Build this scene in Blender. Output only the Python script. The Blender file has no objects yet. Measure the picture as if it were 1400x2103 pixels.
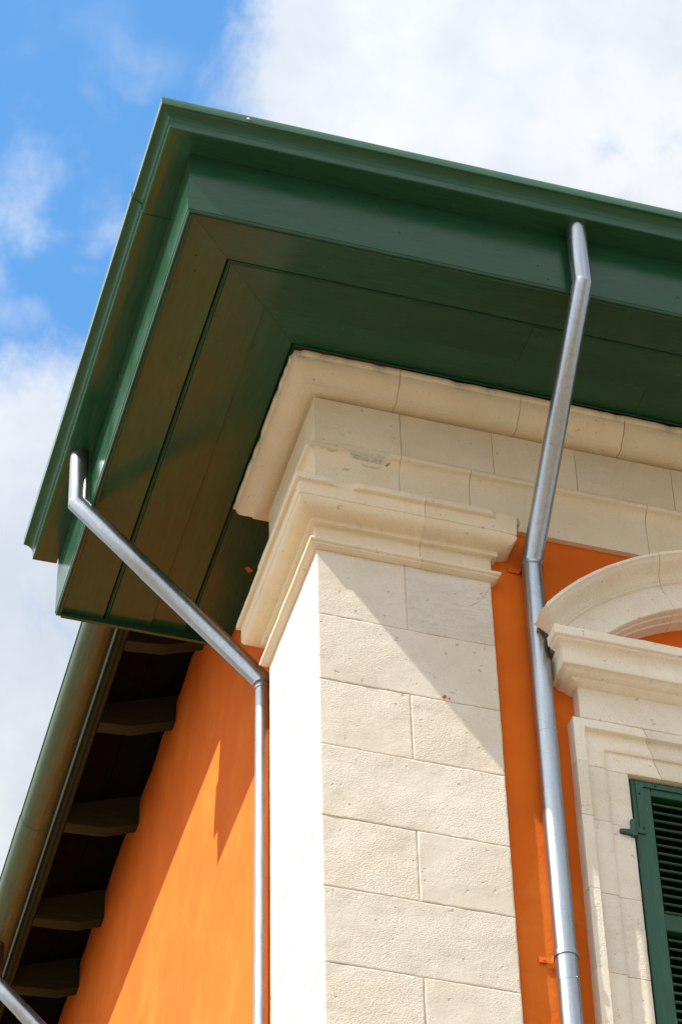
import bpy, math, random
from mathutils import Vector, Matrix, noise

random.seed(7)
scene = bpy.context.scene
COL = scene.collection
R = math.radians

# ------------------------------------------------------------------ camera
cam_d = bpy.data.cameras.new('camera')
cam = bpy.data.objects.new('camera', cam_d)
COL.objects.link(cam)
cam_d.sensor_fit = 'VERTICAL'
cam_d.sensor_height = 36.0
cam_d.lens = 6383.63 / 2103.0 * 36.0
cam_d.clip_start = 0.1
cam_d.clip_end = 5000
# world axes expressed in camera space (x right, y down, z forward), rows
RW = ((0.95951209, -0.28104258, -0.01875146),
      (0.18852988, 0.69027144, -0.69855696),
      (0.20926785, 0.66673864, 0.71530871))
GROUND = -12.54
M4 = Matrix(((RW[0][0], -RW[1][0], -RW[2][0], -3.168),
             (RW[0][1], -RW[1][1], -RW[2][1], -10.515),
             (RW[0][2], -RW[1][2], -RW[2][2], -10.938),
             (0, 0, 0, 1)))
cam.matrix_world = M4
scene.camera = cam

# ------------------------------------------------------------------ light
SUN_DIR = Vector((-1.0, -0.225, 1.40)).normalized()      # towards the sun
sun_d = bpy.data.lights.new('sun', 'SUN')
sun_d.energy = 2.9
sun_d.angle = R(0.5)
sun_d.color = (1.0, 0.955, 0.88)
sun = bpy.data.objects.new('sun', sun_d)
COL.objects.link(sun)
sun.rotation_euler = SUN_DIR.to_track_quat('Z', 'Y').to_euler()
sun.location = (-20, -8, 25)

scene.view_settings.view_transform = 'Standard'
scene.view_settings.look = 'None'
scene.view_settings.gamma = 1.0
scene.view_settings.exposure = 1.56
scene.cycles.max_bounces = 8
scene.cycles.diffuse_bounces = 5
scene.cycles.glossy_bounces = 4
scene.cycles.use_denoising = True


class NT:
    """tiny node helper"""
    def __init__(s, tree):
        s.t = tree
        s.n = tree.nodes
        s.l = tree.links

    def new(s, typ, ins=None, **kw):
        n = s.n.new(typ)
        for k, v in kw.items():
            setattr(n, k, v)
        for k, v in (ins or {}).items():
            if isinstance(v, bpy.types.NodeSocket):
                s.l.new(v, n.inputs[k])
            else:
                n.inputs[k].default_value = v
        return n

    def math(s, op, a, b=0.0, c=0.0, clamp=False):
        n = s.n.new('ShaderNodeMath')
        n.operation = op
        n.use_clamp = clamp
        for i, v in enumerate((a, b, c)):
            if isinstance(v, bpy.types.NodeSocket):
                s.l.new(v, n.inputs[i])
            else:
                n.inputs[i].default_value = v
        return n.outputs[0]

    def mix(s, f, a, b, blend='MIX'):
        n = s.n.new('ShaderNodeMix')
        n.data_type = 'RGBA'
        n.blend_type = blend
        for i, v in ((0, f), (6, a), (7, b)):
            if isinstance(v, bpy.types.NodeSocket):
                s.l.new(v, n.inputs[i])
            else:
                n.inputs[i].default_value = v if i == 0 else (*v[:3], 1)
        return n.outputs[2]

    def noise(s, vec, scale, detail=4, rough=0.55, dist=0.0):
        n = s.new('ShaderNodeTexNoise', {'Vector': vec, 'Scale': scale, 'Detail': detail,
                                         'Roughness': rough, 'Distortion': dist})
        return n.outputs['Fac']

    def ramp(s, f, a, b, lo=0.0, hi=1.0, smooth=True):
        n = s.n.new('ShaderNodeMapRange')
        n.interpolation_type = 'SMOOTHSTEP' if smooth else 'LINEAR'
        s.l.new(f, n.inputs[0])
        for i, v in ((1, a), (2, b), (3, lo), (4, hi)):
            n.inputs[i].default_value = v
        return n.outputs[0]


# ------------------------------------------------------------------ sky (world)
def pix_dir(px, py):
    v = Vector(((px - 700) / 6383.63, (py - 1051.5) / 6383.63, 1.0))
    d = Vector(sum(RW[r][c] * v[r] for r in range(3)) for c in range(3))
    return d.normalized()


world = bpy.data.worlds.new('World')
scene.world = world
world.use_nodes = True
wt = NT(world.node_tree)
wt.n.clear()
sky = wt.new('ShaderNodeTexSky', sky_type='NISHITA', sun_disc=False,
             sun_elevation=math.asin(SUN_DIR.z),
             sun_rotation=math.atan2(SUN_DIR.x, SUN_DIR.y),
             air_density=1.0, dust_density=0.25, ozone_density=2.2)
tc = wt.new('ShaderNodeTexCoord')
D = tc.outputs['Generated']


def blob(px, py, rad, soft):
    c = pix_dir(px, py)
    d = wt.new('ShaderNodeVectorMath', {0: D, 1: c}, operation='DISTANCE').outputs['Value']
    return wt.ramp(d, rad - soft, rad + soft, 1.0, 0.0)


warp = wt.new('ShaderNodeVectorMath', {0: D, 1: (4.31, 1.77, 2.93)}, operation='ADD').outputs[0]
n_big = wt.noise(warp, 5.5, 3, 0.5)
n_det = wt.noise(warp, 15.0, 10, 0.62, 0.35)
n_wis = wt.noise(warp, 34.0, 7, 0.52, 0.2)
gap = wt.math('MAXIMUM', blob(-60, 40, 0.088, 0.034), blob(300, 480, 0.052, 0.030))
gap = wt.math('MAXIMUM', gap, wt.math('MULTIPLY', blob(60, 430, 0.050, 0.026), 1.0))
v = wt.math('MULTIPLY_ADD', n_big, 0.40, 0.42)
v = wt.math('MULTIPLY_ADD', wt.math('SUBTRACT', n_det, 0.5), 1.15, v)
v = wt.math('MULTIPLY_ADD', gap, -0.72, v)
cover = wt.ramp(v, 0.13, 0.54)
wisp = wt.math('MULTIPLY', wt.ramp(n_wis, 0.44, 0.86), blob(170, 420, 0.046, 0.030))
cover = wt.math('MAXIMUM', cover, wt.math('MULTIPLY', wisp, 0.85))
tone = wt.ramp(wt.noise(warp, 12.0, 6, 0.55), 0.34, 0.68)
SKY = 0.10
cloud = wt.mix(tone, (1.98, 2.20, 2.54), (2.78, 2.88, 3.02))
glow = wt.math('POWER', wt.math('MAXIMUM', wt.new('ShaderNodeVectorMath', {0: D, 1: SUN_DIR}, operation='DOT_PRODUCT').outputs['Value'], 0.0), 2.0)  # extra cloud brightness towards the sun, added to lift light on the shaded stone
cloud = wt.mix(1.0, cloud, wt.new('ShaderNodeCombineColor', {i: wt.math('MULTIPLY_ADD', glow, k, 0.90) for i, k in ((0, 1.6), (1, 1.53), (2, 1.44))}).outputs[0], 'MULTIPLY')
blue = wt.mix(1.0, sky.outputs[0], (0.58, 0.95, 1.07), 'MULTIPLY')
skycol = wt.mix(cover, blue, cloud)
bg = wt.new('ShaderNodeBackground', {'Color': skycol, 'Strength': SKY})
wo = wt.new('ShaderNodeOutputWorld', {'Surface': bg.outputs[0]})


# ------------------------------------------------------------------ materials
def mat(name):
    m = bpy.data.materials.new(name)
    m.use_nodes = True
    t = NT(m.node_tree)
    t.n.clear()
    b = t.new('ShaderNodeBsdfPrincipled')
    t.new('ShaderNodeOutputMaterial', {'Surface': b.outputs[0]})
    co = t.new('ShaderNodeTexCoord').outputs['Object']
    return m, t, b, co


def bump(t, b, h, strength, dist):
    n = t.new('ShaderNodeBump', {'Height': h, 'Strength': strength, 'Distance': dist})
    t.l.new(n.outputs[0], b.inputs['Normal'])
    return n


def stone_mat(name, rough_amt, tint=(0.785, 0.725, 0.630)):
    m, t, b, co = mat(name)
    rnd = t.new('ShaderNodeObjectInfo').outputs['Random']
    off = t.new('ShaderNodeVectorMath', {0: co, 1: (0, 0, 0)}, operation='ADD')
    sc = t.math('MULTIPLY', rnd, 37.0)
    t.l.new(t.new('ShaderNodeCombineXYZ', {0: sc, 1: sc, 2: sc}).outputs[0], off.inputs[1])
    p = off.outputs[0]
    big = t.noise(p, 2.3, 4, 0.6)
    mid = t.noise(p, 11, 5, 0.62)
    fine = t.noise(p, 150, 3, 0.6)
    pit = t.noise(p, 72, 4, 0.7)
    c = t.mix(t.ramp(big, 0.32, 0.7), tint, (tint[0] * 0.93, tint[1] * 0.90, tint[2] * 0.84))
    c = t.mix(t.math('MULTIPLY', t.ramp(mid, 0.52, 0.78), 0.35), c, (0.68, 0.60, 0.48))
    c = t.mix(t.math('MULTIPLY', t.ramp(mid, 0.48, 0.2), 0.35), c, (0.82, 0.77, 0.68))
    c = t.mix(t.math('MULTIPLY', t.ramp(pit, 0.30, 0.18), 0.55), c, (0.30, 0.235, 0.16))
    stain = t.math('MULTIPLY', t.ramp(t.noise(p, 4.5, 7, 0.7), 0.60, 0.75), 0.35)
    c = t.mix(stain, c, (0.45, 0.36, 0.25))
    runs = t.new('ShaderNodeMapping', {'Vector': p, 'Scale': (7, 7, 0.8)})
    c = t.mix(t.math('MULTIPLY', t.ramp(t.noise(runs.outputs[0], 1.3, 6, 0.7), 0.58, 0.74), 0.22), c, (0.50, 0.43, 0.33))
    # broken stone (vertex attribute): grey core
    at = t.new('ShaderNodeAttribute', attribute_name='wear').outputs['Fac']
    brk = t.mix(t.ramp(pit, 0.35, 0.6), (0.26, 0.22, 0.17), (0.58, 0.53, 0.45))
    c = t.mix(at, c, brk)
    c = t.mix(t.math('MULTIPLY', t.ramp(fine, 0.52, 0.30), 0.30), c, (0.46, 0.39, 0.30))
    rn2 = t.math('FRACT', t.math('MULTIPLY', rnd, 13.7))
    bedm = t.new('ShaderNodeMapping', {'Vector': p, 'Scale': (1.4, 1.4, 7.0), 'Rotation': (0.03, 0.05, 0)})
    bed = t.noise(bedm.outputs[0], 1.6, 7, 0.72, 0.2)
    bedl = t.math('MULTIPLY', t.ramp(t.math('ABSOLUTE', t.math('SUBTRACT', bed, 0.5)), 0.0, 0.022, 1.0, 0.0), t.ramp(rn2, 0.70, 0.85))
    c = t.mix(t.math('MULTIPLY', bedl, 0.04), c, (0.50, 0.42, 0.31))
    # occasional hairline cracks and dark specks
    wv = t.new('ShaderNodeVectorMath', {0: p, 1: (0, 0, 0)}, operation='ADD')
    wn = t.new('ShaderNodeTexNoise', {'Vector': p, 'Scale': 6.0, 'Detail': 5.0}).outputs['Color']
    wn = t.new('ShaderNodeVectorMath', {0: wn, 'Scale': 0.16}, operation='SCALE').outputs[0]
    t.l.new(wn, wv.inputs[1])
    vd = t.new('ShaderNodeTexVoronoi', {'Vector': wv.outputs[0], 'Scale': 1.7}, feature='DISTANCE_TO_EDGE').outputs['Distance']
    crack = t.math('MULTIPLY', t.ramp(vd, 0.0, 0.0035, 1.0, 0.0), t.ramp(t.noise(p, 2.0, 2), 0.60, 0.68))
    c = t.mix(t.math('MULTIPLY', crack, 0.45), c, (0.36, 0.28, 0.19))
    speck = t.ramp(t.noise(p, 27, 2, 0.5), 0.70, 0.745)
    c = t.mix(t.math('MULTIPLY', speck, 0.5), c, (0.34, 0.27, 0.19))
    # per block tone
    hv = t.new('ShaderNodeHueSaturation', {'Color': c, 'Saturation': 1.0,
               'Value': t.math('MULTIPLY_ADD', rnd, 0.13, 0.93)})
    t.l.new(hv.outputs[0], b.inputs['Base Color'])
    b.inputs['Roughness'].default_value = 0.88
    b.inputs['Specular IOR Level'].default_value = 0.25
    patch = t.ramp(t.noise(p, 3.1, 3, 0.5), 0.36, 0.60, 0.25, 1.0)
    h = t.math('MULTIPLY', t.math('ADD', t.math('MULTIPLY', fine, 0.75), t.math('MULTIPLY', pit, 0.6)), patch)
    h = t.math('MULTIPLY_ADD', mid, 0.35, h)
    h = t.math('MULTIPLY_ADD', t.ramp(pit, 0.30, 0.2), -0.5, h)
    h = t.math('MULTIPLY_ADD', t.math('ADD', crack, speck), -0.9, h)
    h = t.math('MULTIPLY_ADD', bedl, -0.14, h)
    h = t.math('MULTIPLY', h, t.math('MULTIPLY_ADD', t.math('FRACT', t.math('MULTIPLY', rnd, 7.31)), 1.1, 0.45))
    bump(t, b, h, rough_amt, 0.012)
    return m


M_STONE = stone_mat('limestone_hammered', 0.52)
M_SMOOTH = stone_mat('limestone_smooth', 0.20, (0.80, 0.695, 0.515))
M_WIN = stone_mat('limestone_window', 0.40, (0.86, 0.795, 0.68))


def plaster():
    m, t, b, co = mat('orange_plaster')
    big = t.noise(co, 1.1, 4, 0.6)
    st = t.new('ShaderNodeMapping', {'Vector': co, 'Scale': (1.9, 1.9, 1.3), 'Rotation': (R(25), 0, R(10))})
    streak = t.noise(st.outputs[0], 1.6, 6, 0.65)
    c = t.mix(t.ramp(big, 0.3, 0.7), (0.710, 0.148, 0.009), (0.645, 0.124, 0.008))
    c = t.mix(t.math('MULTIPLY', t.ramp(streak, 0.48, 0.72), 0.35), c, (0.78, 0.235, 0.035))
    c = t.mix(t.math('MULTIPLY', t.ramp(streak, 0.47, 0.28), 0.40), c, (0.55, 0.125, 0.013))
    sp = t.noise(co, 33, 3, 0.5)
    c = t.mix(t.math('MULTIPLY', t.ramp(sp, 0.70, 0.78), 0.5), c, (0.45, 0.10, 0.015))
    t.l.new(c, b.inputs['Base Color'])
    b.inputs['Roughness'].default_value = 0.9
    b.inputs['Specular IOR Level'].default_value = 0.2
    h = t.math('MULTIPLY_ADD', t.noise(co, 60, 3, 0.5), 0.25, t.noise(co, 7, 5, 0.55))
    bump(t, b, h, 0.34, 0.012)
    return m


M_PLASTER = plaster()


def green(name, axis, rough=0.20, metal=False, ior=1.39, base=(0.015, 0.070, 0.032)):
    m, t, b, co = mat(name)
    rnd = t.new('ShaderNodeObjectInfo').outputs['Random']
    s = {'x': (1.2, 14, 14), 'y': (14, 1.2, 14), 'z': (14, 14, 1.2)}[axis]
    mp = t.new('ShaderNodeMapping', {'Vector': co, 'Scale': s})
    grain = t.noise(mp.outputs[0], 4.5, 6, 0.65, 0.3)
    blot = t.noise(co, 2.6, 5, 0.6)
    c = t.mix(t.ramp(grain, 0.35, 0.68), tuple(v * 0.86 for v in base), tuple(v * 1.12 for v in base))
    c = t.mix(t.math('MULTIPLY', t.ramp(blot, 0.5, 0.72), 0.35), c, (base[0] * 1.5, base[1] * 1.15, base[2] * 1.05))
    sp = t.noise(co, 38, 2, 0.5)
    c = t.mix(t.math('MULTIPLY', t.ramp(sp, 0.765, 0.80), 0.5), c, (0.16, 0.15, 0.08))
    dirt = t.noise(co, 6.5, 8, 0.72)
    c = t.mix(t.math('MULTIPLY', t.ramp(dirt, 0.60, 0.74), 0.3), c, (0.055, 0.060, 0.035))
    scuff = t.math('MULTIPLY', t.ramp(t.noise(mp.outputs[0], 1.7, 9, 0.75, 0.6), 0.60, 0.72), t.ramp(blot, 0.42, 0.6))
    c = t.mix(t.math('MULTIPLY', scuff, 0.35), c, (0.085, 0.110, 0.070))
    hv = t.new('ShaderNodeHueSaturation', {'Color': c, 'Value': t.math('MULTIPLY_ADD', rnd, 0.22, 0.89)})
    t.l.new(hv.outputs[0], b.inputs['Base Color'])
    rr = t.ramp(blot, 0.3, 0.7, rough - 0.05, rough + 0.09)
    t.l.new(rr, b.inputs['Roughness'])
    b.inputs['IOR'].default_value = ior
    h = t.math('MULTIPLY_ADD', t.noise(co, 9, 3, 0.5), 1.2, grain) if metal else grain
    bump(t, b, h, 0.03 if metal else 0.05, 0.01)
    return m


G_X = green('green_paint_front', 'x')
G_Y = green('green_paint_side', 'y')
G_MX = green('green_sheet_metal', 'x', 0.15, True, base=(0.023, 0.098, 0.047))
G_MY = green('green_sheet_metal_side', 'y', 0.15, True, base=(0.023, 0.098, 0.047))
G_Z = green('green_shutter_paint', 'z', 0.38, base=(0.024, 0.092, 0.056))
G_RG = green('green_round_gutter_paint', 'y', 0.30, True, base=(0.075, 0.125, 0.066))
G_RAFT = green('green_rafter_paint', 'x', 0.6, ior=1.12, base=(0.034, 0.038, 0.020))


def galv():
    m, t, b, co = mat('galvanised_steel')
    mp = t.new('ShaderNodeMapping', {'Vector': co, 'Scale': (1, 1, 0.10)})
    streak = t.noise(mp.outputs[0], 55, 4, 0.6)
    vor = t.new('ShaderNodeTexVoronoi', {'Vector': co, 'Scale': 170.0}).outputs['Color']
    sepv = t.new('ShaderNodeSeparateColor', {0: vor}).outputs[0]
    f = t.math('ADD', t.math('MULTIPLY', sepv, 0.12), t.math('MULTIPLY', streak, 0.62))
    c = t.mix(f, (0.27, 0.30, 0.33), (0.66, 0.70, 0.735))
    stain = t.math('MULTIPLY', t.ramp(t.noise(co, 9, 6, 0.7), 0.58, 0.72), 0.5)
    c = t.mix(stain, c, (0.36, 0.33, 0.30))
    t.l.new(c, b.inputs['Base Color'])
    b.inputs['Metallic'].default_value = 0.96
    t.l.new(t.math('MULTIPLY_ADD', f, 0.18, 0.23), b.inputs['Roughness'])
    bump(t, b, t.noise(co, 9, 3, 0.5), 0.05, 0.006)
    return m


M_GALV = galv()


def plain(name, col, rough=0.8, sp=0.3):
    m, t, b, co = mat(name)
    n = t.noise(co, 14, 5, 0.6)
    c = t.mix(t.ramp(n, 0.3, 0.7), tuple(x * 0.8 for x in col), tuple(x * 1.15 for x in col))
    t.l.new(c, b.inputs['Base Color'])
    b.inputs['Roughness'].default_value = rough
    b.inputs['Specular IOR Level'].default_value = sp
    bump(t, b, n, 0.15, 0.01)
    return m


M_MORTAR = plain('joint_mortar', (0.54, 0.44, 0.31))
M_DARK = plain('dark_interior', (0.012, 0.012, 0.012))
M_FLECK = plain('orange_paint_fleck', (0.62, 0.12, 0.012))
M_ROOF = plain('roof_tiles', (0.30, 0.13, 0.07))
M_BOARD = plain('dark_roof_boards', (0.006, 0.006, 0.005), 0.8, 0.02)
M_WHITE = plain('white_paint', (0.75, 0.75, 0.72))


def ground_mat():
    m, t, b, co = mat('street_paving')
    br = t.new('ShaderNodeTexBrick', {'Vector': co, 'Scale': 1.0, 'Color1': (0.205, 0.162, 0.112, 1),
               'Color2': (0.18, 0.142, 0.098, 1), 'Mortar': (0.06, 0.05, 0.04, 1),
               'Mortar Size': 0.012, 'Brick Width': 0.8, 'Row Height': 0.4})
    n = t.noise(co, 0.35, 6, 0.6)
    c = t.mix(t.ramp(n, 0.35, 0.7), br.outputs[0], (0.14, 0.11, 0.077))
    t.l.new(c, b.inputs['Base Color'])
    b.inputs['Roughness'].default_value = 0.9
    return m


M_GROUND = ground_mat()


# ------------------------------------------------------------------ mesh helpers
def link(name, verts, faces, material, parent=None, smooth=None, wear=None):
    me = bpy.data.meshes.new(name)
    me.from_pydata([tuple(v) for v in verts], [], faces)
    me.validate()
    if smooth is not None:
        me.polygons.foreach_set('use_smooth', [True] * len(me.polygons))
        me.set_sharp_from_angle(angle=R(smooth))
    if wear is not None:
        a = me.attributes.new('wear', 'FLOAT', 'POINT')
        a.data.foreach_set('value', wear)
    me.materials.append(material)
    o = bpy.data.objects.new(name, me)
    COL.objects.link(o)
    if parent:
        o.parent = parent
    return o


def empty(name, label, cat, loc=(0, 0, 0), group=None):
    o = bpy.data.objects.new(name, None)
    o.empty_display_size = 0.3
    COL.objects.link(o)
    o['label'] = label
    o['category'] = cat
    if group:
        o['group'] = group
    return o


def part(name, parent, label=None):
    """an Empty that groups sub-parts"""
    o = bpy.data.objects.new(name, None)
    COL.objects.link(o)
    o.parent = parent
    if label:
        o['label'] = label
    return o


def jit(v, amp, seed=0.0):
    """broad + fine stone irregularity"""
    q = Vector(v)
    a = noise.noise_vector(q * 9.0 + Vector((seed, 0, 0)))
    b = noise.noise_vector(q * 31.0 + Vector((0, seed, 5)))
    return q + a * amp + b * amp * 0.55


def loft(rings, closed=True):
    n = len(rings[0])
    verts, faces = [], []
    for r in rings:
        verts += r
    for i in range(len(rings) - 1):
        for j in range(n if closed else n - 1):
            k = (j + 1) % n
            faces.append((i * n + j, i * n + k, (i + 1) * n + k, (i + 1) * n + j))
    if closed:
        faces.append(tuple(range(n - 1, -1, -1)))
        faces.append(tuple((len(rings) - 1) * n + j for j in range(n)))
    return verts, faces


def dens(prof, step):
    out = []
    n = len(prof)
    for i in range(n):
        a, b = prof[i], prof[(i + 1) % n]
        L = math.hypot(b[0] - a[0], b[1] - a[1])
        k = max(1, int(math.ceil(L / step)))
        for j in range(k):
            f = j / k
            out.append((a[0] + (b[0] - a[0]) * f, a[1] + (b[1] - a[1]) * f))
    return out


def sweep(name, prof, path, material, parent, step=0.05, pstep=None, amp=0.0, seed=0.0,
          o0=None, o1=None, gap=0.0, dmg=None, smooth=32, post=None):
    """sweep a (projection, height) profile along a plan path, mitred at corners"""
    if pstep:
        prof = dens(prof, pstep)
    P = [Vector((p[0], p[1])) for p in path]
    dirs = [(P[i + 1] - P[i]).normalized() for i in range(len(P) - 1)]
    nrm = [Vector((d.y, -d.x)) for d in dirs]
    P[0] = P[0] + dirs[0] * gap
    P[-1] = P[-1] - dirs[-1] * gap
    offs = [Vector(o0) if o0 else nrm[0]]
    for i in range(1, len(dirs)):
        offs.append((nrm[i - 1] + nrm[i]) / (1 + nrm[i - 1].dot(nrm[i])))
    offs.append(Vector(o1) if o1 else nrm[-1])
    rings, wear = [], []
    for i in range(len(dirs)):
        L = (P[i + 1] - P[i]).length
        k = max(1, int(round(L / step)))
        for j in range(0 if i == 0 else 1, k + 1):
            f = j / k
            base = P[i].lerp(P[i + 1], f)
            off = offs[i].lerp(offs[i + 1], f)
            ring = []
            for (p, z) in prof:
                w = 0.0
                if dmg:
                    p, z, w = dmg(base, off, p, z, i)
                q = Vector((base.x + off.x * p, base.y + off.y * p, z))
                if amp:
                    q = jit(q, amp, seed)
                if post:
                    q = post(q)
                ring.append(q)
                wear.append(w)
            rings.append(ring)
    v, f = loft(rings)
    return link(name, v, f, material, parent, smooth, wear if dmg else None)


def box(name, x0, x1, y0, y1, z0, z1, material, parent=None, bev=0.0):
    if bev <= 0:
        v = [(x, y, z) for z in (z0, z1) for x, y in ((x0, y0), (x1, y0), (x1, y1), (x0, y1))]
        f = [(3, 2, 1, 0), (4, 5, 6, 7), (0, 1, 5, 4), (1, 2, 6, 5), (2, 3, 7, 6), (3, 0, 4, 7)]
        return link(name, v, f, material, parent)
    b = bev
    pr = [(x0 + b, y0), (x1 - b, y0), (x1, y0 + b), (x1, y1 - b), (x1 - b, y1), (x0 + b, y1), (x0, y1 - b), (x0, y0 + b)]
    cx, cy = (x0 + x1) / 2, (y0 + y1) / 2

    def ins(q):
        return (q[0] + (b if q[0] < cx else -b), q[1] + (b if q[1] < cy else -b))
    rings = [[Vector((*ins(q), z0)) for q in pr], [Vector((*q, z0 + b)) for q in pr],
             [Vector((*q, z1 - b)) for q in pr], [Vector((*ins(q), z1)) for q in pr]]
    v, f = loft(rings)
    return link(name, v, f, material, parent, 30)


def rough_block(name, x0, x1, y0, y1, z0, z1, material, parent, seg=0.03, amp=0.002, worn=0.004, seed=0.0):
    """a dressed stone: finely divided box with worn arrises"""
    L = (x1 - x0, y1 - y0, z1 - z0)
    lo = (x0, y0, z0)
    grid = []
    for a in range(3):
        k = max(2, int(round(L[a] / seg)))
        grid.append([0.0, 0.0035, 0.011] + [L[a] * i / k for i in range(1, k)] + [L[a] - 0.011, L[a] - 0.0035, L[a]])
    n = [len(q) - 1 for q in grid]
    idx, verts, faces = {}, [], []

    def vid(i, j, k):
        key = (i, j, k)
        if key in idx:
            return idx[key]
        p = [lo[0] + grid[0][i], lo[1] + grid[1][j], lo[2] + grid[2][k]]
        ext = [(-1 if t == 0 else 1 if t == m else 0) for t, m in zip((i, j, k), n)]
        q = Vector(p)
        if sum(1 for e in ext if e) >= 2:
            w = worn * (0.45 + 0.9 * abs(noise.noise(q * 17 + Vector((seed, 0, 0)))) +
                        2.2 * max(0.0, noise.noise(q * 7 + Vector((0, seed, 0))) - 0.25))
            for a in range(3):
                if ext[a]:
                    q[a] -= ext[a] * w
        q = jit(q, amp, seed)
        idx[key] = len(verts)
        verts.append(q)
        return idx[key]
    for a in range(3):
        b, c = (a + 1) % 3, (a + 2) % 3
        for side in (0, n[a]):
            for i in range(n[b]):
                for j in range(n[c]):
                    quad = []
                    for di, dj in ((0, 0), (1, 0), (1, 1), (0, 1)):
                        key = [0, 0, 0]
                        key[a], key[b], key[c] = side, i + di, j + dj
                        quad.append(vid(*key))
                    if side == 0:
                        quad.reverse()
                    faces.append(tuple(quad))
    return link(name, verts, faces, material, parent, 35)


def tube(name, pts, r, material, parent, n=28, r_end=None, cap=True, smooth=40):
    P = [Vector(p) for p in pts]
    dirs = [(P[i + 1] - P[i]).normalized() for i in range(len(P) - 1)]
    up = Vector((0, 0, 1)) if abs(dirs[0].z) < 0.9 else Vector((1, 0, 0))
    u = dirs[0].cross(up).normalized()
    w = dirs[0].cross(u).normalized()
    rings = []
    for i, p in enumerate(P):
        d0 = dirs[max(0, i - 1)]
        d1 = dirs[min(len(dirs) - 1, i)]
        nn = (d0 + d1).normalized()
        if i > 0:
            u = (u - dirs[min(i, len(dirs)) - 1] * u.dot(dirs[min(i, len(dirs)) - 1])).normalized()
        rr = r if r_end is None else r + (r_end - r) * i / (len(P) - 1)
        ring = []
        dd = d0
        uu = (u - dd * u.dot(dd)).normalized()
        ww = dd.cross(uu).normalized()
        for k in range(n):
            a = 2 * math.pi * k / n
            q = p + (uu * math.cos(a) + ww * math.sin(a)) * rr
            # slide along the incoming direction on to the mitre plane
            t = (p - q).dot(nn) / dd.dot(nn)
            ring.append(q + dd * t)
        rings.append(ring)
        u = uu
    v, f = loft(rings)
    return link(name, v, f, material, parent, smooth)


def disc(name, c, nrm, r, h, material, parent, n=10):
    c = Vector(c)
    nrm = Vector(nrm).normalized()
    return tube(name, [c - nrm * 0.002, c + nrm * h * 0.6, c + nrm * h], r, material, parent, n, r_end=r * 0.7)


# ------------------------------------------------------------------ ground
g = link('ground', [(-400, -400, GROUND), (400, -400, GROUND), (400, 400, GROUND), (-400, 400, GROUND)],
         [(0, 1, 2, 3)], M_GROUND)
g['kind'] = 'structure'

# ------------------------------------------------------------------ building
PW, PD = 0.914, 0.885          # corner pier plan
YW, XW = 0.033, 0.110          # planes of front wall and side wall
bld = empty('building', 'orange plastered corner building with pale limestone pier, entablature and tiled roof', 'building')

# front wall with window opening
OX0, OX1, OZ1, OZ0 = 1.50, 3.34, -1.05, -3.35
X = [0.5, OX0, OX1, 10.0]
Z = [GROUND, OZ0, OZ1, 1.86]
vs, fs = [], []
for z in Z:
    for x in X:
        vs.append((x, YW, z))
for z in Z:
    for x in X:
        vs.append((x, YW + 0.35, z))
for j in range(3):
    for i in range(3):
        if (i, j) == (1, 1):
            continue
        a = j * 4 + i
        fs.append((a, a + 1, a + 5, a + 4))
fs += [(5, 9, 25, 21), (9, 10, 26, 25), (10, 6, 22, 26), (6, 5, 21, 22)]
link('front_wall', vs, fs, M_PLASTER, bld)

# side wall, ragged top edge where the plaster was painted up to the boards
top = []
y = PD - 0.1
while y < 10.0:
    zt = 2.085 - 0.028 * (y - 2.8) + 0.060 * noise.noise(Vector((y * 3.3, 1.3, 0))) + 0.012 * noise.noise(Vector((y * 17, 4, 0)))
    if y < 2.15:
        zt = 1.80
    top.append((y, zt))
    y += 0.045
vs, fs = [], []
for (yy, zt) in top:
    vs += [(XW, yy, GROUND), (XW, yy, zt), (XW + 0.35, yy, zt)]
for i in range(len(top) - 1):
    a = i * 3
    fs += [(a, a + 1, a + 4, a + 3), (a + 1, a + 2, a + 5, a + 4)]
link('side_wall', vs, fs, M_PLASTER, bld)

# corner pier of coursed blocks
pier = part('corner_pier', bld, 'pale limestone corner pier of large blocks, sunlit white on its left face')
zj = [0.043, -0.399, -0.829, -1.245, -1.681, -2.096, -2.524, -2.95, -3.38, -3.80, -4.22]
for c in range(len(zj) - 1):
    z1, z0 = zj[c] - (0.0 if c == 0 else 0.0013), zj[c + 1] + 0.0013
    xs = (0.0, 0.459, PW) if c % 2 == 0 else (0.0, PW)
    for i in range(len(xs) - 1):
        dx = 0.0014 if i else 0.0
        ex = 0.0014 if i < len(xs) - 2 else 0.0
        off = 0.0008 * math.sin(c * 3.7 + i * 2.1)
        rough_block('stone_block', xs[i] + dx, xs[i + 1] - ex, off, PD, z0, z1, M_STONE, pier,
                    0.03, 0.0016, 0.0016, seed=c * 3.3 + i * 1.7)
rough_block('mortar_core', 0.0036, PW - 0.0036, 0.0036, PD - 0.0036, -4.2, 0.04, M_MORTAR, pier, 0.03, 0.0020, 0.0, 9.0)
box('pier_shaft', 0.001, PW - 0.001, 0.001, PD - 0.001, GROUND, -4.222, M_STONE, pier)

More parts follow.
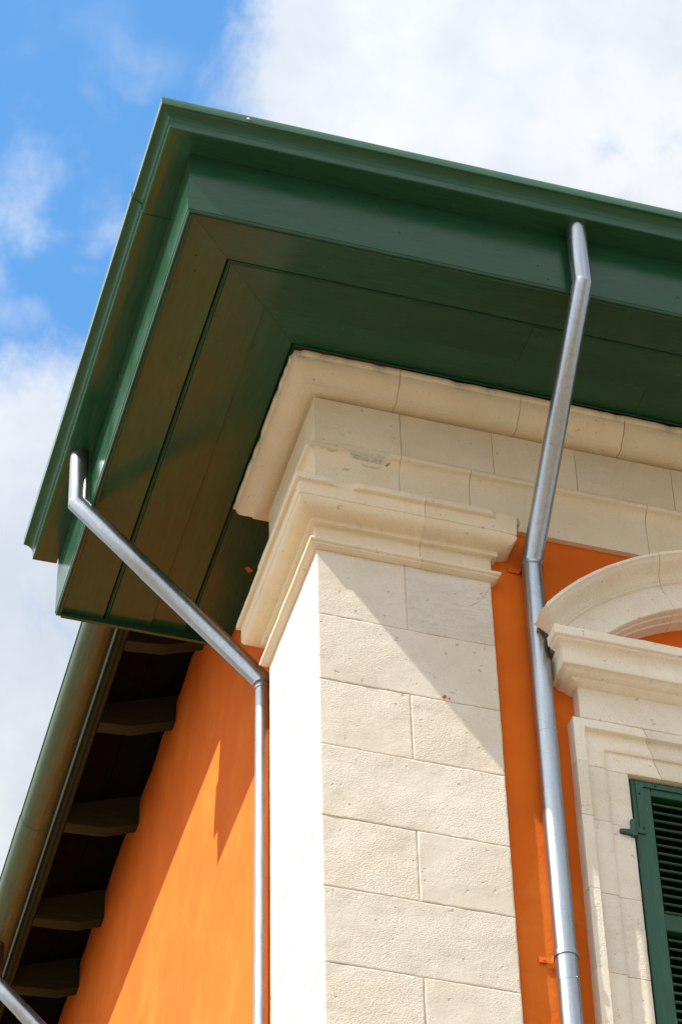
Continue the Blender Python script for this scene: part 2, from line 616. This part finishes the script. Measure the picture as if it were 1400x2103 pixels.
# capital
cap = part('pier_capital', bld, 'moulded limestone capital with a broken top fillet')
CAP = [(-0.06, 0.432), (0.10, 0.436), (0.138, 0.432), (0.142, 0.427), (0.142, 0.393), (0.137, 0.389), (0.124, 0.387),
       (0.121, 0.381), (0.121, 0.304), (0.117, 0.302), (0.117, 0.297), (0.1205, 0.294), (0.117, 0.281), (0.110, 0.266),
       (0.097, 0.252), (0.080, 0.243), (0.060, 0.238), (0.042, 0.236), (0.036, 0.233), (0.035, 0.206), (0.030, 0.203),
       (0.012, 0.203), (0.006, 0.196), (0.005, 0.100), (0.012, 0.0955), (0.030, 0.095), (0.040, 0.0905), (0.044, 0.081),
       (0.042, 0.071), (0.035, 0.066), (0.031, 0.064), (0.030, 0.057), (0.021, 0.050), (0.009, 0.0455), (0.002, 0.044), (-0.06, 0.044)]


def cap_dmg(base, off, p, z, seg):
    w = 0.0
    s = base.x if base.y < 0.001 else -base.y
    if p > 0.123 and z > 0.385 and base.y < 0.001:
        edge = 0.012 * noise.noise(Vector((s * 30, 2, 0)))
        if 0.165 < s + edge < 0.245 or s + edge > 0.80:
            p = 0.1215 + 0.004 * noise.noise(Vector((s * 50, z * 40, 1)))
        elif s < 0.05:
            k = noise.noise(Vector((s * 40, z * 60, 3)))
            p -= 0.006 * abs(k)
    if s > 0.86 and 0.29 < z < 0.40 and p > 0.1:
        p -= 0.012 * abs(noise.noise(Vector((s * 20, z * 30, 7))))
    return p, z, w


R0 = (XW + 0.02, PD)
sweep('capital_block', CAP, [R0, (0, PD), (0, 0), (0.541, 0)], M_SMOOTH, cap, 0.028, None, 0.0016, 2.0, gap=0.0, dmg=cap_dmg, smooth=40)
sweep('capital_block', CAP, [(0.5425, 0), (PW, 0), (PW, 0.30)], M_SMOOTH, cap, 0.028, None, 0.0017, 5.0, dmg=cap_dmg, smooth=40)

# architrave
arc = part('architrave', bld, 'limestone architrave band, its fillet broken away near the corner')
ARC = [(-0.14, 0.858), (-0.002, 0.858), (0.004, 0.838), (0.044, 0.806), (0.049, 0.800), (0.050, 0.779), (0.046, 0.774), (0.034, 0.770), (0.022, 0.760),
       (0.012, 0.742), (0.004, 0.716), (0.0, 0.700), (0.0, 0.605), (0.0, 0.470), (-0.003, 0.462), (-0.14, 0.462)]


def arc_dmg(base, off, p, z, seg):
    w = 0.0
    if base.y < 0.001 and p > 0.004 and z > 0.70:
        s = base.x
        d = 0.02 * noise.noise(Vector((s * 19, 3.1, 0)))
        hit = None
        if s + d < 0.125:
            hit = 0.55
        elif s + d < 0.205:
            hit = 0.42
        elif s + d < 0.395:
            hit = 0.50
        if hit is not None and p > 0.05 * hit * 0.6:
            lim = 0.05 * hit * (0.55 + 0.5 * abs(noise.noise(Vector((s * 26, z * 26, 9)))))
            if s < 0.20 and z < 0.775:
                return p, z, 0.0
            if p > lim:
                p = lim
                if z > 0.775:
                    w = 0.7 if (s < 0.12 or 0.21 < s < 0.37) else 0.25
                z = z - 0.018 + 0.014 * noise.noise(Vector((s * 33, z * 30, 2)))
                if 0.21 < s < 0.39:
                    z -= 0.030 * math.sin((s - 0.21) / 0.18 * math.pi)
                    p *= 0.45
    return p, z, w


def arc_blocks(xs, prof, parent, name, seed, dm=None, dens_=None, amp=0.0016, mt=None):
    ed = [None] + xs
    for i in range(len(ed)):
        if i == 0:
            path = [R0, (0, PD), (0, 0), (xs[0], 0)]
        elif i < len(xs):
            path = [(xs[i - 1] + 0.003, 0), (xs[i], 0)]
        else:
            continue
        sweep(name, prof, path, mt or M_SMOOTH, parent, 0.024 if i == 0 else 0.045, dens_, amp, seed + i * 2.3, dmg=dm, smooth=42)


arc_blocks([0.450, 0.831, 1.808, 2.75, 3.9, 5.2, 6.6, 8.2, 10.0], ARC, arc, 'architrave_block', 11.0, arc_dmg)

# frieze
fri = part('frieze', bld, 'plain limestone frieze course')
FRI = [(-0.14, 1.176), (-0.003, 1.176), (0.0, 1.172), (0.0, 1.07), (0.0, 0.96), (0.0, 0.864), (-0.003, 0.860), (-0.14, 0.860)]
arc_blocks([0.469, 0.978, 1.443, 1.992, 2.6, 3.5, 4.6, 5.8, 7.2, 8.6, 10.0], FRI, fri, 'frieze_block', 31.0)

# cornice
cor = part('cornice', bld, 'projecting limestone cornice moulding tucked under the green soffit')
CORN = [(-0.14, 1.348), (0.156, 1.348), (0.160, 1.343), (0.160, 1.318), (0.156, 1.313), (0.149, 1.309), (0.147, 1.294), (0.142, 1.276), (0.133, 1.258),
        (0.120, 1.242), (0.105, 1.229), (0.091, 1.219), (0.080, 1.207), (0.074, 1.193), (0.071, 1.180), (0.066, 1.178), (0.020, 1.179),
        (0.012, 1.186), (0.0, 1.188), (-0.05, 1.188), (-0.14, 1.180)]


def cor_dmg(base, off, p, z, seg):
    w = 0.0
    s = base.x if base.y < 0.001 else base.y
    if z > 1.30 and p > 0.145:
        k = noise.noise(Vector((s * 13 + base.y * 7, 0.3, 4)))
        if k > 0.1:
            p -= 0.016 * (k - 0.1)
            w = 0.5 * min(1, (k - 0.1) * 4)
        if abs(base.x) + abs(base.y) < 0.035:
            p -= 0.012
            w = 0.6
    return p, z, w


arc_blocks([0.431, 1.101, 1.689, 2.35, 3.1, 3.9, 4.8, 5.8, 7.0, 8.4, 10.0], CORN, cor, 'cornice_block', 51.0, cor_dmg, 0.03)

# mortar behind the stone courses, closing the open joints
for a, b in (((0.013, 0.013), (10.0, 0.09)),):
    box('backing_masonry', a[0], b[0], a[1], b[1], 0.468, 1.34, M_MORTAR, bld)
box('backing_masonry', 0.013, 0.10, 0.09, PD - 0.013, 0.05, 1.34, M_MORTAR, bld)
box('backing_masonry', 0.10, PW - 0.013, 0.09, PD - 0.013, 0.05, 1.34, M_MORTAR, bld)

# roof above (seen only as what shades the eaves)
vs = [(-1.02, -1.02, 1.93), (10, -1.02, 1.93), (10, 2.13, 1.93), (-1.02, 2.13, 1.93),
      (2.0, 2.0, 3.15), (10, 2.0, 3.15), (10, 2.13, 3.15), (2.0, 2.13, 3.15),
      (-0.46, 2.13, 2.01), (10, 9.9, 2.01), (-0.46, 9.9, 2.01), (2.6, 2.13, 3.17), (2.6, 9.9, 3.17), (10, 9.9, 3.17)]
fs = [(0, 1, 5, 4), (0, 4, 7, 3), (0, 3, 2, 1), (4, 5, 6, 7), (3, 7, 6, 2), (8, 11, 12, 10), (11, 13, 12)]
link('roof', vs, fs, M_ROOF, bld)

# orange paint flecks on the stone
def fleck(name, c, n, r, parent, seed):
    c, n = Vector(c), Vector(n).normalized()
    u = n.orthogonal().normalized()
    w = n.cross(u)
    k = 12
    ring = []
    for i in range(k):
        a = 2 * math.pi * i / k
        rr = r * (0.55 + 0.75 * abs(noise.noise(Vector((math.cos(a) * 2, math.sin(a) * 2, seed)))))
        ring.append(c + (u * math.cos(a) + w * math.sin(a) * 0.6) * rr)
    v = [q - n * 0.002 for q in ring] + [q + n * 0.002 for q in ring]
    f = [tuple(range(k, 2 * k))] + [(i, (i + 1) % k, k + (i + 1) % k, k + i) for i in range(k)]
    link(name, v, f, M_FLECK, parent)


fleck('paint_fleck', (0.630, -0.0035, -0.805), (0, -1, 0), 0.019, bld, 1.0)
fleck('paint_fleck', (0.655, -0.0035, -0.812), (0, -1, 0), 0.008, bld, 4.0)

# ------------------------------------------------------------------ boxed eave
eave = empty('boxed_eave', 'glossy dark green boarded eave box wrapping the building corner above the stone cornice', 'eave')
YE = 2.115
XR = 10.0
ML, MR = (-1, -1), (-1, -1)


def eave_run(name, prof, gap=0.0008, step=0.6, mx=G_X, my=G_Y, ye=YE, joints=()):
    a = sweep(name, prof, [(0, ye), (0, 0)], my, eave, step, o1=ML, gap=gap)
    xs = [0.0] + list(joints) + [XR]
    for i in range(len(xs) - 1):
        sweep(name, prof, [(xs[i], 0), (xs[i + 1], 0)], mx, eave, step, o0=ML if i == 0 else None, gap=gap)


FAS = [(0.888, 1.86), (0.888, 1.352), (0.884, 1.346), (0.884, 1.334), (0.8875, 1.329), (0.8935, 1.327), (0.8985, 1.330), (0.900, 1.3345),
       (0.9025, 1.330), (0.9085, 1.3275), (0.9125, 1.331), (0.9135, 1.338), (0.9145, 1.3435), (0.9175, 1.346), (0.918, 1.352), (0.918, 1.86)]
eave_run('fascia_board', FAS, ye=2.135)
B1 = [(0.883, 1.372), (0.883, 1.352), (0.645, 1.353), (0.643, 1.355), (0.643, 1.40), (0.66, 1.405)]
eave_run('soffit_board', B1, joints=(2.62, 6.1))
RD = [(0.652, 1.412), (0.637, 1.386), (0.634, 1.366), (0.630, 1.3605), (0.6265, 1.3605), (0.625, 1.364), (0.6235, 1.3595), (0.619, 1.3575), (0.6155, 1.3605), (0.6145, 1.386), (0.618, 1.41)]
eave_run('soffit_moulding', RD)
B2 = [(0.613, 1.38), (0.613, 1.363), (0.611, 1.361), (0.368, 1.361), (0.366, 1.363), (0.366, 1.38)]
eave_run('soffit_board', B2, joints=(1.02, 4.9))
B3 = [(0.37, 1.392), (0.37, 1.374), (0.165, 1.374), (0.163, 1.377), (0.163, 1.392)]
eave_run('soffit_board', B3, joints=(1.75, 5.6))
RD2 = [(0.166, 1.41), (0.158, 1.396), (0.153, 1.378), (0.149, 1.372), (0.145, 1.372), (0.142, 1.378), (0.140, 1.392), (0.142, 1.41)]
eave_run('soffit_moulding', RD2)
B4 = [(0.139, 1.394), (0.139, 1.378), (-0.14, 1.378), (-0.14, 1.394)]
sweep('soffit_board', B4, [(0, YE), (0, 0)], G_Y, eave, 0.6, gap=0.001)
# end board closing the box towards the rafters
v = [(-0.884, YE + 0.001, 1.3195), (0.10, YE + 0.001, 1.3195), (0.10, YE + 0.001, 1.9), (-0.884, YE + 0.001, 1.9)]
v += [(x, YE + 0.022, z) for x, y, z in v]
link('end_board', v, [(0, 1, 2, 3), (7, 6, 5, 4), (0, 4, 5, 1), (1, 5, 6, 2), (2, 6, 7, 3), (3, 7, 4, 0)], G_X, eave)
# nail heads
for (x, y, z) in ((0.95, -0.918, 1.49), (1.72, -0.918, 1.48), (1.0, -0.918, 1.40), (0.2, -0.918, 1.52), (2.4, -0.918, 1.50)):
    disc('nail_head', (x, y, z), (0, -1, 0), 0.007, 0.003, G_X, eave)
for (x, y) in ((-0.53, -0.50), (-0.50, -0.56), (-0.33, 0.08), (-0.20, 0.25), (-0.80, -0.62), (-0.78, -0.52), (-0.55, 2.03), (-0.42, 2.05), (-0.40, 2.04), (0.60, -0.55), (1.35, -0.30), (1.6, -0.42)):
    disc('nail_head', (x, y, 1.374 if -0.366 < min(x, y) else (1.361 if min(x, y) > -0.61 else 1.352)), (0, 0, -1), 0.006, 0.003, G_Y, eave)
fleck('paint_fleck', (0.062, 1.535, 1.376), (0, 0, -1), 0.040, eave, 2.0)

# ------------------------------------------------------------------ ogee gutter on the boxed eave
gut = empty('box_gutter', 'dark green sheet metal gutter with coved front edge along the boxed eave', 'gutter')
cove = []
for i in range(9):
    a = math.pi / 2 * i / 8
    cove.append((1.112 - 0.053 * math.sin(a), 1.837 + 0.053 * math.cos(a)))
GP = [(0.916, 1.950), (0.9185, 1.787), (1.052, 1.785), (1.0575, 1.789)] + cove[::-1] + [(1.116, 1.893), (1.117, 1.942), (1.114, 1.950), (1.108, 1.951), (1.104, 1.946)]
GP = list(reversed(GP))
sweep('gutter_section', GP, [(0, 0), (XR, 0)], G_MX, gut, 0.25, o0=ML, gap=0.0004, amp=0.0009, smooth=28)
sweep('gutter_section', GP, [(0, -0.46), (0, 0)], G_MY, gut, 0.25, o0=(-1, 0), o1=ML, gap=0.0, amp=0.0009, smooth=28)
GP2 = [(p + 0.004 if p > 1.0 else p, z - 0.004 if z < 1.93 else z) for p, z in GP]
sweep('gutter_section', GP2, [(0, 2.178), (0, -0.475)], G_MY, gut, 0.25, amp=0.0009, smooth=28)
disc('rivet', (-0.66, -1.117, 1.921), (0, -1, 0), 0.008, 0.004, M_WHITE, gut)

# ------------------------------------------------------------------ side eave with rafters
sid = empty('rafter_eave', 'open side eave of dark boards on rough rafter tails beside the orange wall', 'eave')


def shear(x, y):
    return x + 0.010 * (y - 2.7)


def zdrop(y):
    return -0.024 * (y - 2.8)


def board_z(x):
    return 2.115 + 0.38 * (x - XW)


# roof boards running along the eave, one by one
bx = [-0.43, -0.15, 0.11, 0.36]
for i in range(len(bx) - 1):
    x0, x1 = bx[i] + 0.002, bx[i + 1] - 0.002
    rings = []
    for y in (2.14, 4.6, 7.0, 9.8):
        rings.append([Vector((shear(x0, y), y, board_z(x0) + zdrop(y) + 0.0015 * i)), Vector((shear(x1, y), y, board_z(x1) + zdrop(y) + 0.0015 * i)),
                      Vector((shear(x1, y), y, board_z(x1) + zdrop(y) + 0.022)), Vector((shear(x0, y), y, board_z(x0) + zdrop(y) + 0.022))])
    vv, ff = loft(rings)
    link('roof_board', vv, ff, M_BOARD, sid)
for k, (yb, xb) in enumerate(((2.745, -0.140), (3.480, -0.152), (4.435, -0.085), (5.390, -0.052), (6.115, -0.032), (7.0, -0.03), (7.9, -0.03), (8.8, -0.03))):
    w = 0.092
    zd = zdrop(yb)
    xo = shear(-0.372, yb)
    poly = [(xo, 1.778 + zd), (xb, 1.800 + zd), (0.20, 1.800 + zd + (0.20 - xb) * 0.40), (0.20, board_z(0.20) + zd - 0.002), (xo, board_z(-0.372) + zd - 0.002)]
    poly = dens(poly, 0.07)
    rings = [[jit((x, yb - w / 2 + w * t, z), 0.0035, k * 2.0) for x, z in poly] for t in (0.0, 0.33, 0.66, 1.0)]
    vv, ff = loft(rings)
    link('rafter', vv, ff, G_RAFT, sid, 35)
# moulded edge trim along the rafter ends
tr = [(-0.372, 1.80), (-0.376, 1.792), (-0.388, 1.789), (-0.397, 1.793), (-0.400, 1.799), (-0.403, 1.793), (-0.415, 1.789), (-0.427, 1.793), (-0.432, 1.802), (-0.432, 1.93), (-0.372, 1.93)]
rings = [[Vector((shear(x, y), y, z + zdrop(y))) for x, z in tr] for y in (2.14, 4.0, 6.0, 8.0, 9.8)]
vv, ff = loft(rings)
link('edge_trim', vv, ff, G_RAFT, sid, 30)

# half round gutter of the side eave
hg = empty('round_gutter', 'green half-round gutter along the open side eave behind the boxed corner', 'gutter')
rg, xg, zg = 0.098, -0.548, 1.872
sec = [(math.cos(math.pi * (1 + i / 20)) * rg, math.sin(math.pi * (1 + i / 20)) * rg) for i in range(21)]
sec = [(-rg - 0.004, 0.010), (-rg - 0.007, 0.003)] + sec + [(rg, 0.02)]
inn = [(x * 0.97, z * 0.97 + 0.002) for x, z in sec][::-1]
prof = sec + inn
for (ya, yb, grow) in ((2.145, 4.55, 1.0), (4.50, 9.8, 1.025)):
    rings = []
    k = int((yb - ya) / 0.3)
    for i in range(k + 1):
        y = ya + (yb - ya) * i / k
        rings.append([Vector((shear(xg, y) + x * grow, y, zg + zdrop(y) + z * grow)) for x, z in prof])
    vv, ff = loft(rings)
    link('gutter_section', vv, ff, G_RG, hg, 40)

# ------------------------------------------------------------------ downpipes
def bracket(parent, c, r, wall_n, side, zdir=(0, 0, 1), eardist=0.085):
    """strap round a vertical pipe with a screwed ear on the wall"""
    c = Vector(c)
    tube('pipe_strap', [c - Vector((0, 0, 0.015)), c + Vector((0, 0, 0.015))], r + 0.0035, M_GALV, parent)
    wn = Vector(wall_n)
    sd = Vector(side)
    ear = c + sd * eardist - wn * (r - 0.002)
    pts = []
    for (a, b) in ((-0.026, -0.016), (0.034, -0.016), (0.034, 0.016), (-0.026, 0.016)):
        pts.append(ear + sd * (-a) + Vector((0, 0, b)))
    v = [p for p in pts] + [p + wn * 0.004 for p in pts]
    # web from the ear to the strap
    w0 = c + sd * (r * 0.96)
    v += [w0 + Vector((0, 0, -0.015)), w0 + Vector((0, 0, 0.015)), w0 - wn * (r - 0.004) + Vector((0, 0, -0.015)), w0 - wn * (r - 0.004) + Vector((0, 0, 0.015))]
    f = [(0, 1, 2, 3), (4, 5, 6, 7), (0, 1, 5, 4), (1, 2, 6, 5), (2, 3, 7, 6), (3, 0, 4, 7), (8, 9, 11, 10)]
    e = link('strap_ear', v, f, M_PLASTER, parent)
    disc('screw', ear + sd * 0.004 + wn * 0.004, wn, 0.008, 0.004, M_PLASTER, parent)


PY = YW - 0.060
dp1 = empty('downpipe', 'galvanised downpipe cranked from the front gutter down beside the window', 'downpipe', group='galvanised downpipes')
a, b, c, d = (1.157, -0.985, 1.80), (1.158, -0.985, 1.330), (1.134, PY, 0.205), (1.132, PY, GROUND + 0.1)
m1 = Vector(b).lerp(Vector(c), 0.50)
tube('outlet_stub', [a, b, Vector(b).lerp(Vector(c), 0.004)], 0.0525, M_GALV, dp1)
tube('slanted_pipe', [Vector(b) + Vector((0, 0, 0.004)), b, m1], 0.0535, M_GALV, dp1)
tube('slanted_pipe', [Vector(b).lerp(Vector(c), 0.485), c, Vector(c) - Vector((0, 0, 0.04))], 0.0550, M_GALV, dp1)
zz = [0.185, -0.93, -2.42, -4.6, -8.0, GROUND + 0.05]
for i in range(len(zz) - 1):
    tube('pipe_section', [(1.134 - 0.0002 * i, PY, zz[i]), (1.133, PY, zz[i + 1] - 0.03)], 0.0535 - 0.0006 * i, M_GALV, dp1)
bracket(dp1, (1.134, PY, 0.188), 0.0555, (0, -1, 0), (-1, 0, 0))
bracket(dp1, (1.133, PY, -2.295), 0.0545, (0, -1, 0), (-1, 0, 0))
bracket(dp1, (1.133, PY, -5.2), 0.0545, (0, -1, 0), (-1, 0, 0))
for z in (-0.95, -2.44):
    disc('screw', (1.16, PY - 0.046, z), (0.5, -0.85, 0), 0.005, 0.004, M_GALV, dp1)

dp2 = empty('downpipe', 'galvanised downpipe cranked from the side gutter to the orange wall behind the stone pier', 'downpipe', group='galvanised downpipes')
a, b, c, d = (-0.985, 1.300, 1.80), (-0.985, 1.262, 1.350), (0.052, 1.205, 0.225), (0.050, 1.24, GROUND + 0.1)
m1 = Vector(b).lerp(Vector(c), 0.40)
tube('outlet_stub', [a, b, Vector(b).lerp(Vector(c), 0.004)], 0.0525, M_GALV, dp2)
tube('slanted_pipe', [Vector(b) + Vector((0, 0, 0.004)), b, m1], 0.0535, M_GALV, dp2)
tube('slanted_pipe', [Vector(b).lerp(Vector(c), 0.385), c, Vector(c) - Vector((0, 0, 0.03))], 0.0550, M_GALV, dp2)
tube('pipe_collar', [(0.052, 1.206, 0.245), (0.052, 1.208, 0.165)], 0.0445, M_GALV, dp2)
tube('pipe_section', [(0.052, 1.207, 0.18), (0.050, 1.236, -2.4)], 0.0405, M_GALV, dp2)
tube('pipe_section', [(0.050, 1.235, -2.37), (0.050, 1.24, GROUND + 0.05)], 0.0400, M_GALV, dp2)

dp3 = empty('downpipe', 'galvanised pipe running from the half-round gutter to the wall, bottom left', 'downpipe', group='galvanised downpipes')
a, b, c = (-0.530, 5.68, 1.80), (-0.530, 5.68, 1.415), (0.052, 5.60, 0.76)
m1 = Vector(b).lerp(Vector(c), 0.36)
tube('outlet_stub', [a, b, Vector(b).lerp(Vector(c), 0.004)], 0.0525, M_GALV, dp3)
tube('slanted_pipe', [Vector(b) + Vector((0, 0, 0.004)), b, m1], 0.0535, M_GALV, dp3)
tube('slanted_pipe', [Vector(b).lerp(Vector(c), 0.34), c, Vector(c) - Vector((0, 0, 0.03))], 0.0555, M_GALV, dp3)
tube('pipe_section', [(0.052, 5.60, 0.76), (0.050, 5.60, GROUND + 0.05)], 0.0405, M_GALV, dp3)

# ------------------------------------------------------------------ window
win = empty('window', 'stone framed window with stepped surround, cornice and curved pediment', 'window')
WX0, WX1, WZ1, WZ0 = 1.546, 3.294, -1.090, -3.30
sur = part('stone_surround', win)
SP = [(0.0, 0.10), (0.0, -0.004), (0.003, -0.006), (0.113, -0.006), (0.115, -0.008), (0.1155, -0.016), (0.118, -0.018), (0.205, -0.018), (0.212, -0.021),
      (0.216, -0.030), (0.217, -0.042), (0.220, -0.045), (0.270, -0.045), (0.274, -0.042), (0.275, 0.06), (0.275, 0.10)]
SPD = dens(SP, 0.03)


def frame_piece(name, stations, seed, parent=sur, amp=0.0016, step=0.04):
    rings = []
    for i in range(len(stations) - 1):
        (o0, u0), (o1, u1) = stations[i], stations[i + 1]
        o0, u0, o1, u1 = Vector(o0), Vector(u0), Vector(o1), Vector(u1)
        k = max(1, int((o1 - o0).length / step))
        for j in range(0 if i == 0 else 1, k + 1):
            f = j / k
            o, u = o0.lerp(o1, f), u0.lerp(u1, f)
            rings.append([jit((o.x + u.x * a_, y_, o.z + u.z * a_), amp, seed) for a_, y_ in SPD])
    v, f = loft(rings)
    return link(name, v, f, M_WIN, parent, 40)


L_, T_ = (-1, 0, 0), (0, 0, 1)
jz = [-1.095, -1.435, -1.875, -2.335, -2.80, -3.30]
for side in (0, 1):
    xo = WX0 if side == 0 else WX1
    u = L_ if side == 0 else (1, 0, 0)
    for i in range(len(jz) - 1):
        z1, z0 = jz[i] - 0.0015, jz[i + 1] + 0.0015
        frame_piece('jamb_block', [((xo, 0, z1), u), ((xo, 0, z0), u)], 3 + i * 2.1 + side * 20)
frame_piece('lintel_block', [((WX0, 0, -1.0935), L_), ((WX0, 0, WZ1), (-1, 0, 1)), ((1.722, 0, WZ1), (-0.32, 0, 1))], 41)
frame_piece('lintel_block', [((1.7245, 0, WZ1), (-0.32, 0, 1)), ((WX1 - 0.18, 0, WZ1), (0.32, 0, 1))], 44)
frame_piece('lintel_block', [((WX1 - 0.178, 0, WZ1), (0.32, 0, 1)), ((WX1, 0, WZ1), (1, 0, 1)), ((WX1, 0, -1.0935), (1, 0, 0))], 47)
BX0, BX1 = 1.313, 3.527
BY = -0.0435
rough_block('frieze_panel', BX0, 2.42, BY, 0.10, -0.812, -0.612, M_WIN, win, 0.035, 0.0016, 0.003, 3.0)
rough_block('frieze_panel', 2.423, BX1, BY, 0.10, -0.812, -0.612, M_WIN, win, 0.035, 0.0016, 0.003, 5.0)
# window cornice
WC = [(-0.12, -0.372), (0.150, -0.364), (0.158, -0.368), (0.161, -0.374), (0.161, -0.424), (0.156, -0.429), (0.148, -0.431), (0.147, -0.438), (0.142, -0.443),
      (0.134, -0.447), (0.124, -0.455), (0.116, -0.467), (0.111, -0.482), (0.109, -0.500), (0.109, -0.560), (0.106, -0.566), (0.094, -0.568), (0.086, -0.571),
      (0.080, -0.580), (0.071, -0.588), (0.058, -0.592), (0.046, -0.594), (0.042, -0.600), (0.030, -0.608), (0.012, -0.613), (0.0, -0.616), (-0.12, -0.616)]
wc = part('window_cornice', win)


def pipe_cut(q):
    """the stone was cut back where the downpipe passes behind it"""
    if q.x < 1.196:
        q.y = min(q.y, -0.098)
    return q


sweep('cornice_block', WC, [(BX0, 0.10), (BX0, BY), (2.42, BY)], M_WIN, wc, 0.035, 0.03, 0.002, 61, smooth=40, post=pipe_cut)
sweep('cornice_block', WC, [(2.423, BY), (BX1, BY), (BX1, 0.10)], M_WIN, wc, 0.035, 0.03, 0.002, 66, smooth=40)
# curved pediment
ped = part('curved_pediment', win)
PC = (2.42, -1.25)
PP = [(1.335, 0.10), (1.335, 0.035), (1.341, 0.010), (1.339, -0.030), (1.346, -0.036), (1.347, -0.075), (1.354, -0.080), (1.354, -0.115), (1.358, -0.120), (1.505, -0.120),
      (1.512, -0.122), (1.516, -0.132), (1.520, -0.136), (1.526, -0.134), (1.530, -0.138), (1.536, -0.146), (1.545, -0.150), (1.556, -0.158), (1.568, -0.176),
      (1.578, -0.198), (1.590, -0.222), (1.602, -0.236), (1.612, -0.242), (1.616, -0.250), (1.632, -0.250), (1.634, -0.245), (1.640, 0.10)]
PP = dens(PP, 0.03)
aj = [144.4, 114.6, 80.0, 52.0, 30.4]
for i in range(len(aj) - 1):
    rings = []
    a0, a1 = aj[i] - (0.05 if i else 0), aj[i + 1] + 0.05
    k = max(4, int(abs(a0 - a1) / 1.1))
    for j in range(k + 1):
        a = R(a0 + (a1 - a0) * j / k)
        ring = []
        for rr, yy in PP:
            # the projecting end of the raking mould is broken back a little
            aa = a
            q = Vector((PC[0] + math.cos(aa) * rr, yy, PC[1] + math.sin(aa) * rr))
            if i == 0 and j == 0:
                q += Vector((-0.012, 0, 0.0)) * noise.noise(Vector((rr * 22, yy * 18, 0)))
            ring.append(pipe_cut(jit(q, 0.0022, 80 + i * 3)))
        rings.append(ring)
    v, f = loft(rings)
    link('pediment_block', v, f, M_WIN, ped, 40)
# near-black panel behind the shutter; the room's shade is put into its colour
box('dark_back_panel', OX0 - 0.1, OX1 + 0.1, 0.105, 0.12, OZ0 + 0.002, OZ1 - 0.002, M_DARK, win)

# ------------------------------------------------------------------ louvred shutter
shu = empty('louvred_shutter', 'dark green wooden louvred shutter closed in the stone window opening', 'shutter')
SX0, SX1, SZ1, SZ0 = 1.566, 2.415, -1.0965, -3.285
SY0, SY1 = 0.020, 0.064
box('stile', SX0, SX0 + 0.100, SY0, SY1, SZ0, SZ1, G_Z, shu, 0.003)
box('stile', SX1 - 0.100, SX1, SY0, SY1, SZ0, SZ1, G_Z, shu, 0.003)
SXM = SX0 + 0.1005, SX1 - 0.1005
box('rail', SXM[0], SXM[1], SY0 + 0.0006, SY1, -1.184, SZ1, G_X, shu, 0.003)
box('rail', SXM[0], SXM[1], SY0 + 0.0006, SY1, -2.002, -1.903, G_X, shu, 0.003)
box('rail', SXM[0], SXM[1], SY0 + 0.0006, SY1, SZ0, SZ0 + 0.13, G_X, shu, 0.003)
# louvre slats share one mesh
w2 = (SXM[1] - SXM[0]) / 2
ring0 = []
th, dp = 0.0065, 0.031
for i in range(8):
    a = math.pi * (i / 7) - math.pi / 2
    ring0.append((dp + math.cos(a) * th, math.sin(a) * th))
ring0 += [(-x, -z) for x, z in ring0]
tilt = R(42)
sl = [[Vector((sx, (x * math.cos(tilt) - z * math.sin(tilt)) * -1.0, -(x * math.sin(tilt) + z * math.cos(tilt)))) for x, z in ring0] for sx in (-w2, 0, w2)]
vv, ff = loft(sl)
first = link('slat', vv, ff, G_X, shu, 40)
spots = []
z = -1.219
while z > -1.885:
    spots.append(z)
    z -= 0.0506
z = -2.040
while z > SZ0 + 0.15:
    spots.append(z)
    z -= 0.0506
for i, z in enumerate(spots):
    o = first if i == 0 else first.copy()
    if i:
        COL.objects.link(o)
        o.parent = shu
    o.location = ((SXM[0] + SXM[1]) / 2, 0.042, z)
# strap hinge
hy = SY0 - 0.0065
poly = [(1.588, -1.118), (1.594, -1.112), (2.02, -1.112), (2.02, -1.140), (1.632, -1.140), (1.624, -1.147), (1.624, -1.425), (1.619, -1.436), (1.608, -1.440),
        (1.566, -1.440), (1.545, -1.432), (1.545, -1.412), (1.566, -1.408), (1.588, -1.405)]
v = [(x, hy, z) for x, z in poly] + [(x, SY0 + 0.001, z) for x, z in poly]
n = len(poly)
f = [tuple(range(n - 1, -1, -1)), tuple(range(n, 2 * n))] + [(i, (i + 1) % n, n + (i + 1) % n, n + i) for i in range(n)]
strap = link('strap_hinge', v, f, G_Z, shu)
for (x, z) in ((1.690, -1.126), (1.604, -1.190), (1.606, -1.405)):
    disc('screw', (x, hy, z), (0, -1, 0), 0.0065, 0.002, M_DARK, strap)
tube('hinge_barrel', [(1.543, -0.012, -1.395), (1.543, -0.012, -1.445)], 0.0155, G_Z, shu, 18)
pin = empty('hinge_pintle', 'green iron hinge pintle fixed in the stone jamb beside the shutter', 'hinge')
tube('pintle_barrel', [(1.543, -0.012, -1.446), (1.543, -0.012, -1.496)], 0.0175, G_Z, pin, 18)
rings = []
for t_ in range(5):
    f_ = t_ / 4
    x = 1.540 - 0.070 * f_
    yy = -0.014 + 0.006 * f_
    h = 0.016 * (1 - 0.35 * f_)
    rings.append([Vector((x, yy - 0.012, -1.474 - h)), Vector((x, yy + 0.012, -1.474 - h)), Vector((x, yy + 0.012, -1.474 + h)), Vector((x, yy - 0.012, -1.474 + h))])
v, f = loft(rings)
link('pintle_arm', v, f, G_Z, pin)
